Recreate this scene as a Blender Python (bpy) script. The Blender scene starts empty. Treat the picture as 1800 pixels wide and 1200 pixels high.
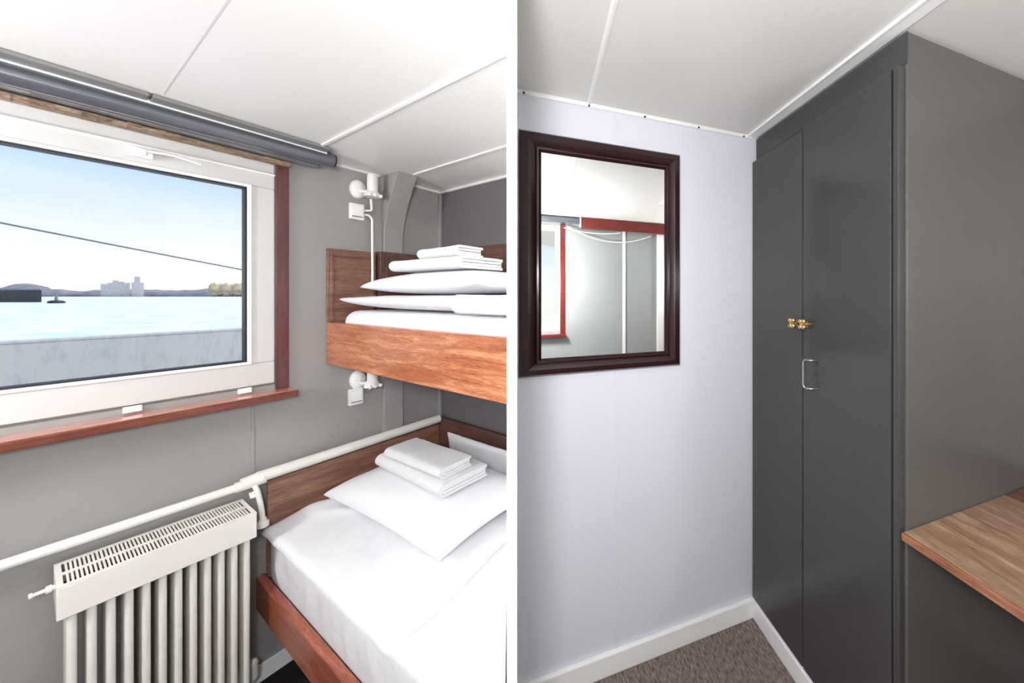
import bpy, bmesh, math, random
from mathutils import Vector, Matrix, noise

random.seed(4)
S = bpy.context.scene
COL = S.collection
PI = math.pi
RB = math.radians(46.96)          # the right-hand room is turned by this angle
CR, SR = math.cos(RB), math.sin(RB)
BASE = {}                          # object name -> (base point, room)


def W(p, room='L'):
    x, y, z = p
    return Vector((x * CR - y * SR, x * SR + y * CR, z)) if room == 'R' else Vector(p)


# ------------------------------------------------------------------ materials
def s2l(c):
    return tuple(((v / 255.0) / 12.92 if v <= 10 else (((v / 255.0) + 0.055) / 1.055) ** 2.4) for v in c) + (1.0,)


def new_mat(name):
    m = bpy.data.materials.new(name)
    m.use_nodes = True
    nt = m.node_tree
    return m, nt, nt.nodes['Principled BSDF']


def paint(name, rgb, rough=0.5, var=0.03, scale=6.0, bump=0.0, bscale=60.0, spec=0.5, metal=0.0, coat=0.0):
    m, nt, b = new_mat(name)
    b.inputs['Roughness'].default_value = rough
    b.inputs['Metallic'].default_value = metal
    b.inputs['Specular IOR Level'].default_value = spec
    b.inputs['Coat Weight'].default_value = coat
    tc = nt.nodes.new('ShaderNodeTexCoord')
    n = nt.nodes.new('ShaderNodeTexNoise')
    n.inputs['Scale'].default_value = scale
    n.inputs['Detail'].default_value = 4
    nt.links.new(tc.outputs['Object'], n.inputs['Vector'])
    r = nt.nodes.new('ShaderNodeValToRGB')
    c = s2l(rgb)
    r.color_ramp.elements[0].position = 0.3
    r.color_ramp.elements[1].position = 0.7
    r.color_ramp.elements[0].color = tuple(v * (1 - var) for v in c[:3]) + (1,)
    r.color_ramp.elements[1].color = tuple(min(1, v * (1 + var)) for v in c[:3]) + (1,)
    nt.links.new(n.outputs['Fac'], r.inputs['Fac'])
    nt.links.new(r.outputs['Color'], b.inputs['Base Color'])
    if bump > 0:
        n2 = nt.nodes.new('ShaderNodeTexNoise')
        n2.inputs['Scale'].default_value = bscale
        n2.inputs['Detail'].default_value = 3
        nt.links.new(tc.outputs['Object'], n2.inputs['Vector'])
        bp = nt.nodes.new('ShaderNodeBump')
        bp.inputs['Strength'].default_value = bump
        bp.inputs['Distance'].default_value = 0.01
        nt.links.new(n2.outputs['Fac'], bp.inputs['Height'])
        nt.links.new(bp.outputs['Normal'], b.inputs['Normal'])
    return m


def wood(name, dark, mid, light, stretch=(1, 12, 12), scale=3.0, rough=0.35, fine=40.0, coat=0.15):
    m, nt, b = new_mat(name)
    b.inputs['Roughness'].default_value = rough
    b.inputs['Coat Weight'].default_value = coat
    b.inputs['Coat Roughness'].default_value = 0.2
    tc = nt.nodes.new('ShaderNodeTexCoord')
    mp = nt.nodes.new('ShaderNodeMapping')
    mp.inputs['Scale'].default_value = stretch
    nt.links.new(tc.outputs['Object'], mp.inputs['Vector'])
    n = nt.nodes.new('ShaderNodeTexNoise')
    n.inputs['Scale'].default_value = scale
    n.inputs['Detail'].default_value = 6
    n.inputs['Roughness'].default_value = 0.6
    n.inputs['Distortion'].default_value = 1.2
    nt.links.new(mp.outputs['Vector'], n.inputs['Vector'])
    n2 = nt.nodes.new('ShaderNodeTexNoise')
    n2.inputs['Scale'].default_value = fine
    n2.inputs['Detail'].default_value = 3
    nt.links.new(mp.outputs['Vector'], n2.inputs['Vector'])
    mix = nt.nodes.new('ShaderNodeMath')
    mix.operation = 'MULTIPLY_ADD'
    mix.inputs[1].default_value = 0.35
    nt.links.new(n2.outputs['Fac'], mix.inputs[0])
    sub = nt.nodes.new('ShaderNodeMath')
    sub.operation = 'MULTIPLY'
    sub.inputs[1].default_value = 0.75
    nt.links.new(n.outputs['Fac'], sub.inputs[0])
    nt.links.new(sub.outputs[0], mix.inputs[2])
    r = nt.nodes.new('ShaderNodeValToRGB')
    e = r.color_ramp.elements
    e[0].position, e[0].color = 0.36, s2l(dark)
    e[1].position, e[1].color = 0.72, s2l(light)
    k = e.new(0.54)
    k.color = s2l(mid)
    nt.links.new(mix.outputs[0], r.inputs['Fac'])
    nt.links.new(r.outputs['Color'], b.inputs['Base Color'])
    bp = nt.nodes.new('ShaderNodeBump')
    bp.inputs['Strength'].default_value = 0.08
    nt.links.new(n2.outputs['Fac'], bp.inputs['Height'])
    nt.links.new(bp.outputs['Normal'], b.inputs['Normal'])
    return m


def emis(name, rgb, power):
    m, nt, b = new_mat(name)
    b.inputs['Base Color'].default_value = s2l(rgb)
    b.inputs['Emission Color'].default_value = s2l(rgb)
    b.inputs['Emission Strength'].default_value = power
    return m


M = {}
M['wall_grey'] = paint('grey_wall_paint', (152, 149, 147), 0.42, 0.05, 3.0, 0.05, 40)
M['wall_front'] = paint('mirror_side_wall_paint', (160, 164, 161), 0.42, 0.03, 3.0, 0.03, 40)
M['wall_far'] = paint('far_wall_paint_shaded', (104, 101, 101), 0.45, 0.05, 3.0, 0.05, 40)  # wall grey darkened to carry the light falloff in the alcove
M['wall_white'] = paint('pale_wall_paint', (222, 224, 233), 0.4, 0.01, 2.0, 0.03, 30)
M['ceil'] = paint('ceiling_paint', (232, 231, 229), 0.4, 0.01, 2.0, 0.03, 20)
M['ceil_r'] = paint('ceiling_paint_warm', (228, 226, 221), 0.4, 0.015, 2.0, 0.03, 20)
M['white'] = paint('white_gloss_paint', (248, 248, 247), 0.3, 0.008, 10)
M['pvc'] = paint('window_plastic', (206, 205, 203), 0.35, 0.015, 8)
M['part'] = paint('partition_white', (250, 250, 250), 0.5, 0.003, 4)
M['black'] = paint('black_rubber', (22, 22, 24), 0.5, 0.05)
M['dark'] = paint('dark_gap', (30, 29, 29), 0.6, 0.05)
M['blind'] = paint('blind_fabric_grey', (84, 87, 96), 0.3, 0.05, 20, spec=0.6, coat=1.0)
M['blind_rail'] = paint('blind_rail_grey', (128, 128, 126), 0.4, 0.05, 20)
M['cream'] = paint('cream_enamel', (233, 230, 224), 0.28, 0.02, 15)
M['lamp'] = paint('white_lamp_plastic', (238, 236, 232), 0.35, 0.02, 15)
M['linen'] = paint('white_linen', (230, 231, 234), 0.85, 0.012, 5, 0.22, 18, spec=0.2)
M['linen2'] = paint('white_linen_sheet', (226, 226, 229), 0.85, 0.015, 5, 0.3, 14, spec=0.2)
M['terry'] = paint('white_terry', (230, 230, 232), 0.95, 0.02, 40, 0.5, 240, spec=0.1)
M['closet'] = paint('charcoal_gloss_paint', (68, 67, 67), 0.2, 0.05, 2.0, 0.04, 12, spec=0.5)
M['closet_side_lit'] = paint('charcoal_paint_lit', (93, 91, 89), 0.24, 0.05, 2.0, 0.05, 8, spec=0.5)  # wardrobe charcoal made lighter for the light falling on its side
M['brass'] = paint('brass', (222, 190, 135), 0.25, 0.1, 40, metal=1.0)
M['chrome'] = paint('chrome', (205, 207, 210), 0.15, 0.02, 40, metal=1.0)
M['screw'] = paint('dark_screw', (70, 66, 62), 0.4, 0.1, 40, metal=0.8)
M['frame_wood'] = wood('dark_mahogany', (34, 9, 12), (42, 12, 16), (50, 15, 20), (10, 10, 1.2), 3.0, 0.2, 30, 0.3)
M['red_wood'] = wood('red_mahogany', (66, 30, 31), (86, 43, 44), (106, 60, 60), (12, 12, 1), 3.0, 0.3, 30, 0.3)
M['sill_wood_lit'] = wood('sill_mahogany_lit', (158, 96, 78), (194, 130, 108), (222, 164, 142), (12, 1, 12), 3.0, 0.22, 30, 0.9)  # wood lightened to carry the daylight on the sill top
M['sill_shade'] = wood('sill_mahogany_shaded', (80, 38, 27), (110, 58, 42), (138, 82, 62), (12, 1, 12), 3.0, 0.35, 30, 0.1)  # sill wood darkened for the shade on its front edge
M['bunk_front'] = wood('orange_mahogany', (134, 66, 36), (178, 104, 66), (214, 152, 110), (1.3, 12, 14), 3.0, 0.3, 24, 0.4)
M['bunk_side'] = wood('brown_panel_wood', (92, 60, 46), (124, 86, 68), (152, 114, 94), (10, 1.2, 12), 2.6, 0.45, 24, 0.05)
M['bunk_back'] = wood('dark_panel_wood', (62, 38, 31), (88, 58, 48), (112, 78, 66), (1.2, 10, 12), 2.6, 0.45, 24, 0.05)
M['rail_wood'] = wood('rail_mahogany', (116, 56, 40), (152, 84, 62), (182, 114, 90), (1.3, 12, 14), 3.0, 0.34, 24, 0.25)
M['rough_wood'] = wood('rough_ply_edge', (74, 54, 40), (142, 118, 96), (190, 172, 150), (14, 4, 14), 6.0, 0.8, 50, 0.0)
M['pelmet'] = wood('red_pelmet', (92, 20, 12), (110, 27, 17), (126, 38, 26), (1.2, 12, 12), 3.0, 0.3, 30, 0.3)
M['desk'] = wood('worn_desk_wood', (106, 78, 58), (138, 110, 88), (172, 148, 124), (9, 1.2, 9), 2.6, 0.42, 22, 0.1)
M['desk_edge'] = wood('desk_edge_wood', (104, 64, 44), (136, 88, 62), (166, 118, 88), (9, 1.2, 9), 4.5, 0.42, 22, 0.1)
M['desk_dark'] = wood('dark_desk_plank', (72, 44, 32), (98, 66, 50), (128, 92, 74), (9, 1.2, 9), 4.5, 0.42, 22, 0.1)
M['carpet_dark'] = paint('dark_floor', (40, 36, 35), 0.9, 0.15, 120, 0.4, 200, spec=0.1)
M['hill'] = paint('shore_land_hazy', (132, 128, 134), 0.9, 0.3, 0.02, spec=0.0)  # land colour lightened to take in the distance haze
M['trees'] = paint('autumn_trees', (182, 164, 134), 0.9, 0.35, 0.06, spec=0.0)
M['tower'] = paint('tower_concrete', (214, 198, 190), 0.9, 0.12, 0.1, spec=0.0)
M['pier'] = paint('pier_timber', (74, 70, 70), 0.8, 0.3, 0.6, spec=0.1)
M['rope'] = paint('steel_rope', (120, 126, 132), 0.6, 0.1, 200)


def carpet():
    m, nt, b = new_mat('brown_carpet')
    b.inputs['Roughness'].default_value = 0.95
    b.inputs['Specular IOR Level'].default_value = 0.1
    tc = nt.nodes.new('ShaderNodeTexCoord')
    mp = nt.nodes.new('ShaderNodeMapping')
    mp.inputs['Rotation'].default_value = (0, 0, -RB)
    nt.links.new(tc.outputs['Object'], mp.inputs['Vector'])
    mp2 = nt.nodes.new('ShaderNodeMapping')
    mp2.inputs['Scale'].default_value = (150, 40, 40)
    nt.links.new(mp.outputs['Vector'], mp2.inputs['Vector'])
    n = nt.nodes.new('ShaderNodeTexNoise')
    n.inputs['Scale'].default_value = 1.0
    n.inputs['Detail'].default_value = 3
    nt.links.new(mp2.outputs['Vector'], n.inputs['Vector'])
    r = nt.nodes.new('ShaderNodeValToRGB')
    e = r.color_ramp.elements
    e[0].position, e[0].color = 0.3, s2l((88, 76, 70))
    e[1].position, e[1].color = 0.72, s2l((156, 141, 133))
    nt.links.new(n.outputs['Fac'], r.inputs['Fac'])
    nt.links.new(r.outputs['Color'], b.inputs['Base Color'])
    bp = nt.nodes.new('ShaderNodeBump')
    bp.inputs['Strength'].default_value = 0.5
    bp.inputs['Distance'].default_value = 0.01
    nt.links.new(n.outputs['Fac'], bp.inputs['Height'])
    nt.links.new(bp.outputs['Normal'], b.inputs['Normal'])
    return m


M['carpet'] = carpet()


def glass():
    m, nt, b = new_mat('window_glass')
    nt.nodes.remove(b)
    out = nt.nodes['Material Output']
    t = nt.nodes.new('ShaderNodeBsdfTransparent')
    t.inputs['Color'].default_value = (0.97, 0.985, 0.98, 1)
    g = nt.nodes.new('ShaderNodeBsdfGlossy')
    g.inputs['Roughness'].default_value = 0.02
    f = nt.nodes.new('ShaderNodeFresnel')
    f.inputs['IOR'].default_value = 1.3
    mx = nt.nodes.new('ShaderNodeMixShader')
    nt.links.new(f.outputs['Fac'], mx.inputs['Fac'])
    nt.links.new(t.outputs[0], mx.inputs[1])
    nt.links.new(g.outputs[0], mx.inputs[2])
    nt.links.new(mx.outputs[0], out.inputs['Surface'])
    return m


M['glass'] = glass()
m, nt, b = new_mat('mirror_silver')
b.inputs['Base Color'].default_value = (0.93, 0.945, 0.94, 1)
b.inputs['Metallic'].default_value = 1.0
b.inputs['Roughness'].default_value = 0.0
M['mirror'] = m


def water():
    m, nt, b = new_mat('sea_water')
    b.inputs['Roughness'].default_value = 0.3
    b.inputs['IOR'].default_value = 1.33
    tc = nt.nodes.new('ShaderNodeTexCoord')
    mp = nt.nodes.new('ShaderNodeMapping')
    mp.inputs['Scale'].default_value = (1.0, 0.28, 1)
    mp.inputs['Rotation'].default_value = (0, 0, math.radians(25))
    nt.links.new(tc.outputs['Object'], mp.inputs['Vector'])
    n = nt.nodes.new('ShaderNodeTexNoise')
    n.inputs['Scale'].default_value = 0.7
    n.inputs['Detail'].default_value = 5
    nt.links.new(mp.outputs['Vector'], n.inputs['Vector'])
    bp = nt.nodes.new('ShaderNodeBump')
    bp.inputs['Strength'].default_value = 0.3
    bp.inputs['Distance'].default_value = 0.25
    nt.links.new(n.outputs['Fac'], bp.inputs['Height'])
    nt.links.new(bp.outputs['Normal'], b.inputs['Normal'])
    mp2 = nt.nodes.new('ShaderNodeMapping')
    mp2.inputs['Scale'].default_value = (0.16, 0.22, 1)
    nt.links.new(tc.outputs['Object'], mp2.inputs['Vector'])
    n2 = nt.nodes.new('ShaderNodeTexNoise')
    n2.inputs['Scale'].default_value = 1.0
    n2.inputs['Detail'].default_value = 6
    nt.links.new(mp2.outputs['Vector'], n2.inputs['Vector'])
    r = nt.nodes.new('ShaderNodeValToRGB')
    e = r.color_ramp.elements
    e[0].position, e[0].color = 0.36, s2l((192, 206, 218))
    e[1].position, e[1].color = 0.52, s2l((228, 232, 238))
    nt.links.new(n2.outputs['Fac'], r.inputs['Fac'])
    nt.links.new(r.outputs['Color'], b.inputs['Base Color'])
    return m


M['sea'] = water()


def bulwark_mat():
    m, nt, b = new_mat('bulwark_steel_paint')
    b.inputs['Roughness'].default_value = 0.5
    tc = nt.nodes.new('ShaderNodeTexCoord')
    mp = nt.nodes.new('ShaderNodeMapping')
    mp.inputs['Scale'].default_value = (1, 9, 2)
    nt.links.new(tc.outputs['Object'], mp.inputs['Vector'])
    n = nt.nodes.new('ShaderNodeTexNoise')
    n.inputs['Scale'].default_value = 4
    n.inputs['Detail'].default_value = 8
    n.inputs['Roughness'].default_value = 0.7
    nt.links.new(mp.outputs['Vector'], n.inputs['Vector'])
    r = nt.nodes.new('ShaderNodeValToRGB')
    e = r.color_ramp.elements
    e[0].position, e[0].color = 0.32, s2l((166, 167, 176))
    e[1].position, e[1].color = 0.5, s2l((188, 188, 192))
    nt.links.new(n.outputs['Fac'], r.inputs['Fac'])
    nt.links.new(r.outputs['Color'], b.inputs['Base Color'])
    return m


M['bulwark'] = bulwark_mat()


# ------------------------------------------------------------------ mesh helpers
def box(bm, lo, hi):
    lo, hi = [min(a, b) for a, b in zip(lo, hi)], [max(a, b) for a, b in zip(lo, hi)]
    v = [bm.verts.new((x, y, z)) for x in (lo[0], hi[0]) for y in (lo[1], hi[1]) for z in (lo[2], hi[2])]
    for f in ((0, 1, 3, 2), (4, 6, 7, 5), (0, 4, 5, 1), (2, 3, 7, 6), (0, 2, 6, 4), (1, 5, 7, 3)):
        bm.faces.new([v[i] for i in f])
    return bm


def prism(bm, pts, axis, a, b):
    """Polygon pts (2-D) pushed along an axis from a to b; axis 0,1,2."""
    def mk(p, t):
        return {0: (t, p[0], p[1]), 1: (p[0], t, p[1]), 2: (p[0], p[1], t)}[axis]
    A = [bm.verts.new(mk(p, a)) for p in pts]
    B = [bm.verts.new(mk(p, b)) for p in pts]
    n = len(pts)
    bm.faces.new(A[::-1])
    bm.faces.new(B)
    for i in range(n):
        bm.faces.new((A[i], A[(i + 1) % n], B[(i + 1) % n], B[i]))
    bmesh.ops.recalc_face_normals(bm, faces=bm.faces[:])
    return bm


def tube(bm, path, r, seg=12, cap=True):
    path = [Vector(p) for p in path]
    rs = r if isinstance(r, (list, tuple)) else [r] * len(path)
    rings = []
    up = None
    for i, p in enumerate(path):
        d = (path[min(i + 1, len(path) - 1)] - path[max(i - 1, 0)])
        if d.length < 1e-9:
            d = path[-1] - path[0]
        d.normalize()
        if up is None:
            up = Vector((0, 0, 1)) if abs(d.z) < 0.9 else Vector((1, 0, 0))
        s = d.cross(up)
        if s.length < 1e-6:
            s = d.orthogonal()
        s.normalize()
        up = s.cross(d).normalized()
        rings.append([bm.verts.new(p + (s * math.cos(2 * PI * k / seg) + up * math.sin(2 * PI * k / seg)) * rs[i]) for k in range(seg)])
    for a, c in zip(rings, rings[1:]):
        for k in range(seg):
            bm.faces.new((a[k], a[(k + 1) % seg], c[(k + 1) % seg], c[k]))
    if cap:
        bm.faces.new(rings[0][::-1])
        bm.faces.new(rings[-1])
    bmesh.ops.recalc_face_normals(bm, faces=bm.faces[:])
    return bm


def lathe(bm, origin, axis, prof, seg=20):
    """prof: list of (distance along axis, radius)."""
    o, a = Vector(origin), Vector(axis).normalized()
    return tube(bm, [o + a * t for t, _ in prof], [max(r, 1e-4) for _, r in prof], seg)


def ball(bm, c, r, s=(1, 1, 1)):
    res = bmesh.ops.create_uvsphere(bm, u_segments=14, v_segments=10, radius=r)
    for v in res['verts']:
        v.co = Vector((v.co.x * s[0], v.co.y * s[1], v.co.z * s[2])) + Vector(c)
    return bm


def rounded_path(pts, r=0.02, n=5):
    pts = [Vector(p) for p in pts]
    out = [pts[0]]
    for a, b, c in zip(pts, pts[1:], pts[2:]):
        d1, d2 = (a - b), (c - b)
        q = min(r, d1.length * 0.45, d2.length * 0.45)
        p1, p2 = b + d1.normalized() * q, b + d2.normalized() * q
        for i in range(n + 1):
            t = i / n
            out.append(p1 * (1 - t) ** 2 + b * 2 * t * (1 - t) + p2 * t * t)
    out.append(pts[-1])
    return out


def obj(name, bm, mat, parent=None, base=(0, 0, 0), room='L', bevel=0.0, smooth=None, sub=0):
    if parent is not None:
        base, room = BASE[parent.name]
    bmesh.ops.translate(bm, verts=bm.verts[:], vec=-Vector(base))
    me = bpy.data.meshes.new(name)
    bm.to_mesh(me)
    bm.free()
    me.materials.append(M[mat])
    o = bpy.data.objects.new(name, me)
    COL.objects.link(o)
    if parent is not None:
        o.parent = parent
    else:
        o.location = W(base, room)
        o.rotation_euler = (0, 0, RB if room == 'R' else 0)
    BASE[o.name] = (base, room)
    if smooth is not None:
        for p in me.polygons:
            p.use_smooth = True
        if smooth < 180:
            me.set_sharp_from_angle(angle=math.radians(smooth))
    if bevel > 0:
        md = o.modifiers.new('edge_round', 'BEVEL')
        md.width = bevel
        md.segments = 2
        md.limit_method = 'ANGLE'
    if sub:
        md = o.modifiers.new('soft', 'SUBSURF')
        md.levels = md.render_levels = sub
    return o


def tag(o, label, cat, group=None):
    o['label'] = label
    o['category'] = cat
    if group:
        o['group'] = group
    return o


def thing(name, label, cat, base=(0, 0, 0), room='L', group=None):
    o = bpy.data.objects.new(name, None)
    COL.objects.link(o)
    o.empty_display_size = 0.05
    o.location = W(base, room)
    o.rotation_euler = (0, 0, RB if room == 'R' else 0)
    BASE[o.name] = (base, room)
    return tag(o, label, cat, group)


def struct(name, bm, mat, room='L', parent=None, **k):
    o = obj(name, bm, mat, parent, room=room, **k)
    if parent is None:
        o['kind'] = 'structure'
    return o


def B():
    return bmesh.new()


def cut_end(bm, gap=0.006):
    """Saw a bunk piece off along the partition it is built against."""
    nrm = Vector((-0.6257, -0.78, 0))
    bmesh.ops.bisect_plane(bm, geom=bm.verts[:] + bm.edges[:] + bm.faces[:], plane_co=nrm * (0.0087 + gap), plane_no=-nrm, clear_outer=True)
    bmesh.ops.holes_fill(bm, edges=[e for e in bm.edges if e.is_boundary], sides=0)
    bmesh.ops.recalc_face_normals(bm, faces=bm.faces[:])
    return bm


def nz(x, y, z, s, seed=0):
    return noise.noise(Vector((x * s + seed * 7.3, y * s + seed * 3.1, z * s - seed)))


# ------------------------------------------------------------------ camera
cam = bpy.data.cameras.new('camera')
co = bpy.data.objects.new('camera', cam)
COL.objects.link(co)
co.location = (0, 0, 1.6)
co.rotation_euler = (math.radians(90), 0, math.radians(27))
cam.sensor_width = 36
cam.lens = 568.0 / 1800 * 36
cam.shift_x = (900 - 1156) / 1800
cam.shift_y = (520 - 600) / 1800
cam.clip_start = 0.02
cam.clip_end = 20000
S.camera = co

# ------------------------------------------------------------------ setting, left room
XW, YF, CL, CH = -2.083, 1.16, 2.235, 2.40
WY0, WY1, WZ0, WZ1 = -0.46, 0.487, 1.222, 2.16      # opening of window 1
bm = B()
T = 0.06
box(bm, (XW - T, -1.06, 0), (XW, YF + T, WZ0))
box(bm, (XW - T, -1.06, WZ1), (XW, YF + T, CH))
box(bm, (XW - T, -1.06, WZ0), (XW, WY0, WZ1))
box(bm, (XW - T, WY1, WZ0), (XW, YF + T, WZ1))
struct('wall_left', bm, 'wall_grey')
DX, DY = -0.78, 0.6257                               # run of the partition
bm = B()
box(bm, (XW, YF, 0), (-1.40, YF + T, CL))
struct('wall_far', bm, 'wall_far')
bm = B()
box(bm, (XW - T, -1.06, 0), (0.06, -1.0, CH))
struct('wall_near', bm, 'wall_grey')
bm = B()
nx, ny = -DY, DX                                     # left of the partition
h = 0.0087
pa, pb = 0.66, 1.95
prism(bm, [(DX * pa + nx * h, DY * pa + ny * h), (DX * pa - nx * h, DY * pa - ny * h),
           (DX * pb - nx * h, DY * pb - ny * h), (DX * pb + nx * h, DY * pb + ny * h)], 2, 0, CH)
struct('wall_partition', bm, 'part')
bm = B()
prism(bm, [(XW - T, YF + T), (XW - T, -1.0), (-1.646, -1.0), (DX * pa + nx * h, DY * pa + ny * h), (DX * 1.9 + nx * h, DY * 1.9 + ny * h), (-1.4, YF + T)], 2, CL, CH)
struct('ceiling_left', bm, 'ceil')
bm = B()
box(bm, (-2.2, -1.8, CH), (2.4, 2.6, CH + 0.05))
struct('ceiling_right', bm, 'ceil_r')
bm = B()
box(bm, (-2.2, -1.8, -0.05), (2.4, 2.6, 0))
struct('floor', bm, 'carpet')
# battens and edge strips on the left ceiling
for k, (y, x0, x1, w, d) in enumerate(((0.57, -2.08, -0.55, 0.012, 0.006), (0.925, -1.9, -0.9, 0.012, 0.006), (0.2, -1.85, -0.45, 0.003, 0.0006))):
    bm = B()
    box(bm, (x0, y - w / 2, CL - d), (x1, y + w / 2, CL))
    cut_end(bm, 0.001)
    struct('trim_%d' % (k + 1), bm, 'white' if k < 2 else 'pvc', bevel=0.002 if k < 2 else 0)
bm = B()
box(bm, (-2.083, YF - 0.014, CL - 0.014), (-1.42, YF, CL))
box(bm, (-2.083, 0.96, CL - 0.014), (-2.069, YF, CL))
struct('trim_4', bm, 'ceil', bevel=0.003)
bm = B()
box(bm, (-2.083, 0.535, CL - 0.012), (-2.068, 0.85, CL))
struct('trim_5', bm, 'ceil', bevel=0.002)
bm = B()
box(bm, (-2.083, YF - 0.016, 0), (-2.067, YF, CL - 0.014))
struct('trim_6', bm, 'wall_grey', bevel=0.003)
bm = B()
box(bm, (XW, 0.422, 0.88), (XW + 0.0025, 0.432, 1.165))
struct('trim_7', bm, 'wall_grey', bevel=0.001)
bm = B()
box(bm, (XW, -1.0, 0), (XW + 0.012, YF, 0.072))
struct('baseboard_left', bm, 'white', bevel=0.003)
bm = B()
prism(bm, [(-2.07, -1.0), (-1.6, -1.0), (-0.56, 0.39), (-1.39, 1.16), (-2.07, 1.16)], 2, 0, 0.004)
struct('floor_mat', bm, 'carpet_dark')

# curved steel frame of the hull
bm = B()
pr = [(-2.083, CL)]
for i in range(15):
    t = 1 - i / 14.0
    pr.append((-2.058 + 0.145 * t ** 1.7, 1.90 + (CL - 1.90) * t))
pr += [(-2.055, 0.88), (-2.083, 0.88)]
prism(bm, pr, 1, 0.862, 0.95)
bmesh.ops.recalc_face_normals(bm, faces=bm.faces[:])
struct('pillar_frame', bm, 'wall_grey', bevel=0.003)

# ------------------------------------------------------------------ window 1
GZ0, GZ1, GY1 = 1.322, 2.052, 0.422
bm = B()
fx0, fx1 = XW - 0.05, XW + 0.004
box(bm, (fx0, WY0, GZ1), (fx1, WY1, 2.112))
box(bm, (fx0, WY0, WZ0 + 0.009), (fx1, WY1, GZ0))
box(bm, (fx0, GY1, GZ0), (fx1, WY1, GZ1))
box(bm, (fx0, WY0, GZ0), (fx1, WY0 + 0.07, GZ1))
win = struct('window_1', bm, 'pvc', bevel=0.004)
win['label'] = 'white plastic cabin window with dark red wood trim looking onto water'
bm = B()
t = 0.010
for (a, c) in (((GZ1 - t), GZ1), (GZ0, GZ0 + t)):
    box(bm, (fx0 + 0.02, WY0 + 0.07, a), (fx1 + 0.006, GY1, c))
box(bm, (fx0 + 0.02, GY1 - t, GZ0 + t), (fx1 + 0.006, GY1, GZ1 - t))
obj('glazing_bead', bm, 'white', win)
bm = B()
g = 0.006
for (a, c) in (((GZ1 - t - g), GZ1 - t), (GZ0 + t, GZ0 + t + g)):
    box(bm, (fx0 + 0.015, WY0 + 0.07, a), (fx1 - 0.002, GY1 - t, c))
box(bm, (fx0 + 0.015, GY1 - t - g, GZ0 + t + g), (fx1 - 0.002, GY1 - t, GZ1 - t - g))
obj('gasket', bm, 'black', win)
bm = B()
box(bm, (fx0 + 0.02, WY0 + 0.06, GZ0), (fx0 + 0.026, GY1 - t, GZ1 - t))
obj('pane', bm, 'glass', win)
bm = B()
box(bm, (fx0, WY0, 2.114), (fx1 - 0.006, WY1, WZ1))
obj('upper_frame', bm, 'pvc', win, bevel=0.003)
bm = B()
box(bm, (fx0, WY0, 2.108), (fx1 + 0.006, WY1, 2.115))
obj('sash_edge_highlight', bm, 'white', win, bevel=0.002)  # white strip put in as the highlight along the sash edge
bm = B()
box(bm, (fx0, WY0, WZ0), (fx1 - 0.010, WY1, WZ0 + 0.009))
obj('sash_shadow', bm, 'blind_rail', win)  # grey strip coloured as the shadow under the sash
for y in (0.150, 0.388):
    bm = B()
    box(bm, (XW, y, WZ0 - 0.014), (fx1 + 0.008, y + 0.035, WZ0 + 0.006))
    obj('hinge', bm, 'white', win, bevel=0.002)
bm = B()
box(bm, (fx1, 0.155, 2.072), (fx1 + 0.016, 0.205, 2.106))
box(bm, (fx1 + 0.014, 0.172, 2.078), (fx1 + 0.03, 0.192, 2.1))
hd = obj('latch', bm, 'white', win, bevel=0.004)
bm = B()
tube(bm, rounded_path([(fx1 + 0.022, 0.19, 2.094), (fx1 + 0.026, 0.24, 2.1), (fx1 + 0.02, 0.30, 2.088)], 0.03), 0.005, 8)
obj('latch_handle', bm, 'white', hd, smooth=60)
bm = B()
box(bm, (XW, 0.487, 1.2025), (XW + 0.013, 0.525, 2.178))
obj('side_casing', bm, 'red_wood', win, bevel=0.002)
bm = B()
box(bm, (XW, WY0 - 0.03, 1.178), (XW + 0.088, 0.530, 1.202))
sl = obj('sill', bm, 'sill_wood_lit', win, bevel=0.003)
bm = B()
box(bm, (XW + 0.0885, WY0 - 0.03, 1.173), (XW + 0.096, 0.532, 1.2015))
obj('sill_front_shaded', bm, 'sill_shade', sl, bevel=0.003)  # front strip added to hold the darker, shaded wood colour
bm = B()
for i in range(40):
    y0 = WY0 + i * (0.525 - WY0) / 40
    y1 = WY0 + (i + 1) * (0.525 - WY0) / 40
    box(bm, (XW, y0, 2.158 + random.uniform(0, .004)), (XW + 0.035 + random.uniform(-.004, .005), y1, 2.174 + random.uniform(-.002, .002)))
obj('head_board', bm, 'rough_wood', win)

# ------------------------------------------------------------------ roller blind over window 1
rb = thing('roller_blind', 'rolled-up grey roller blind tube under the ceiling above the sea window', 'blind', (-1.95, 0.05, 2.2))
bm = B()
P0, P1 = Vector((-1.95, -0.56, 2.190)), Vector((-1.95, 0.628, 2.2035))
tube(bm, [P0, P1], 0.0305, 28)
bt = obj('blind_tube', bm, 'blind', rb, smooth=40)
bm = B()
tube(bm, [P1, P1 + Vector((0, 0.006, 0))], [0.0295, 0.0275], 24)
tube(bm, [P1 + Vector((0, 0.006, 0)), P1 + Vector((0, 0.008, 0))], 0.012, 16)
obj('end_cap', bm, 'dark', rb, smooth=40)
bm = B()
box(bm, (-1.925, -0.56, 2.223), (-1.868, 0.178, 2.2345))
box(bm, (-1.925, 0.184, 2.223), (-1.868, 0.60, 2.2345))
obj('ceiling_rail', bm, 'blind_rail', rb, bevel=0.002)
bm = B()
box(bm, (-1.932, -0.56, 2.2185), (-1.922, 0.60, 2.2345))
obj('rail_edge', bm, 'white', rb)
bm = B()
box(bm, (-2.03, -0.56, 2.174), (-1.985, 0.60, 2.196))
obj('blind_shadow_bar', bm, 'blind', rb, bevel=0.004)  # dark bar standing in for the shadow under the blind

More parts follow.
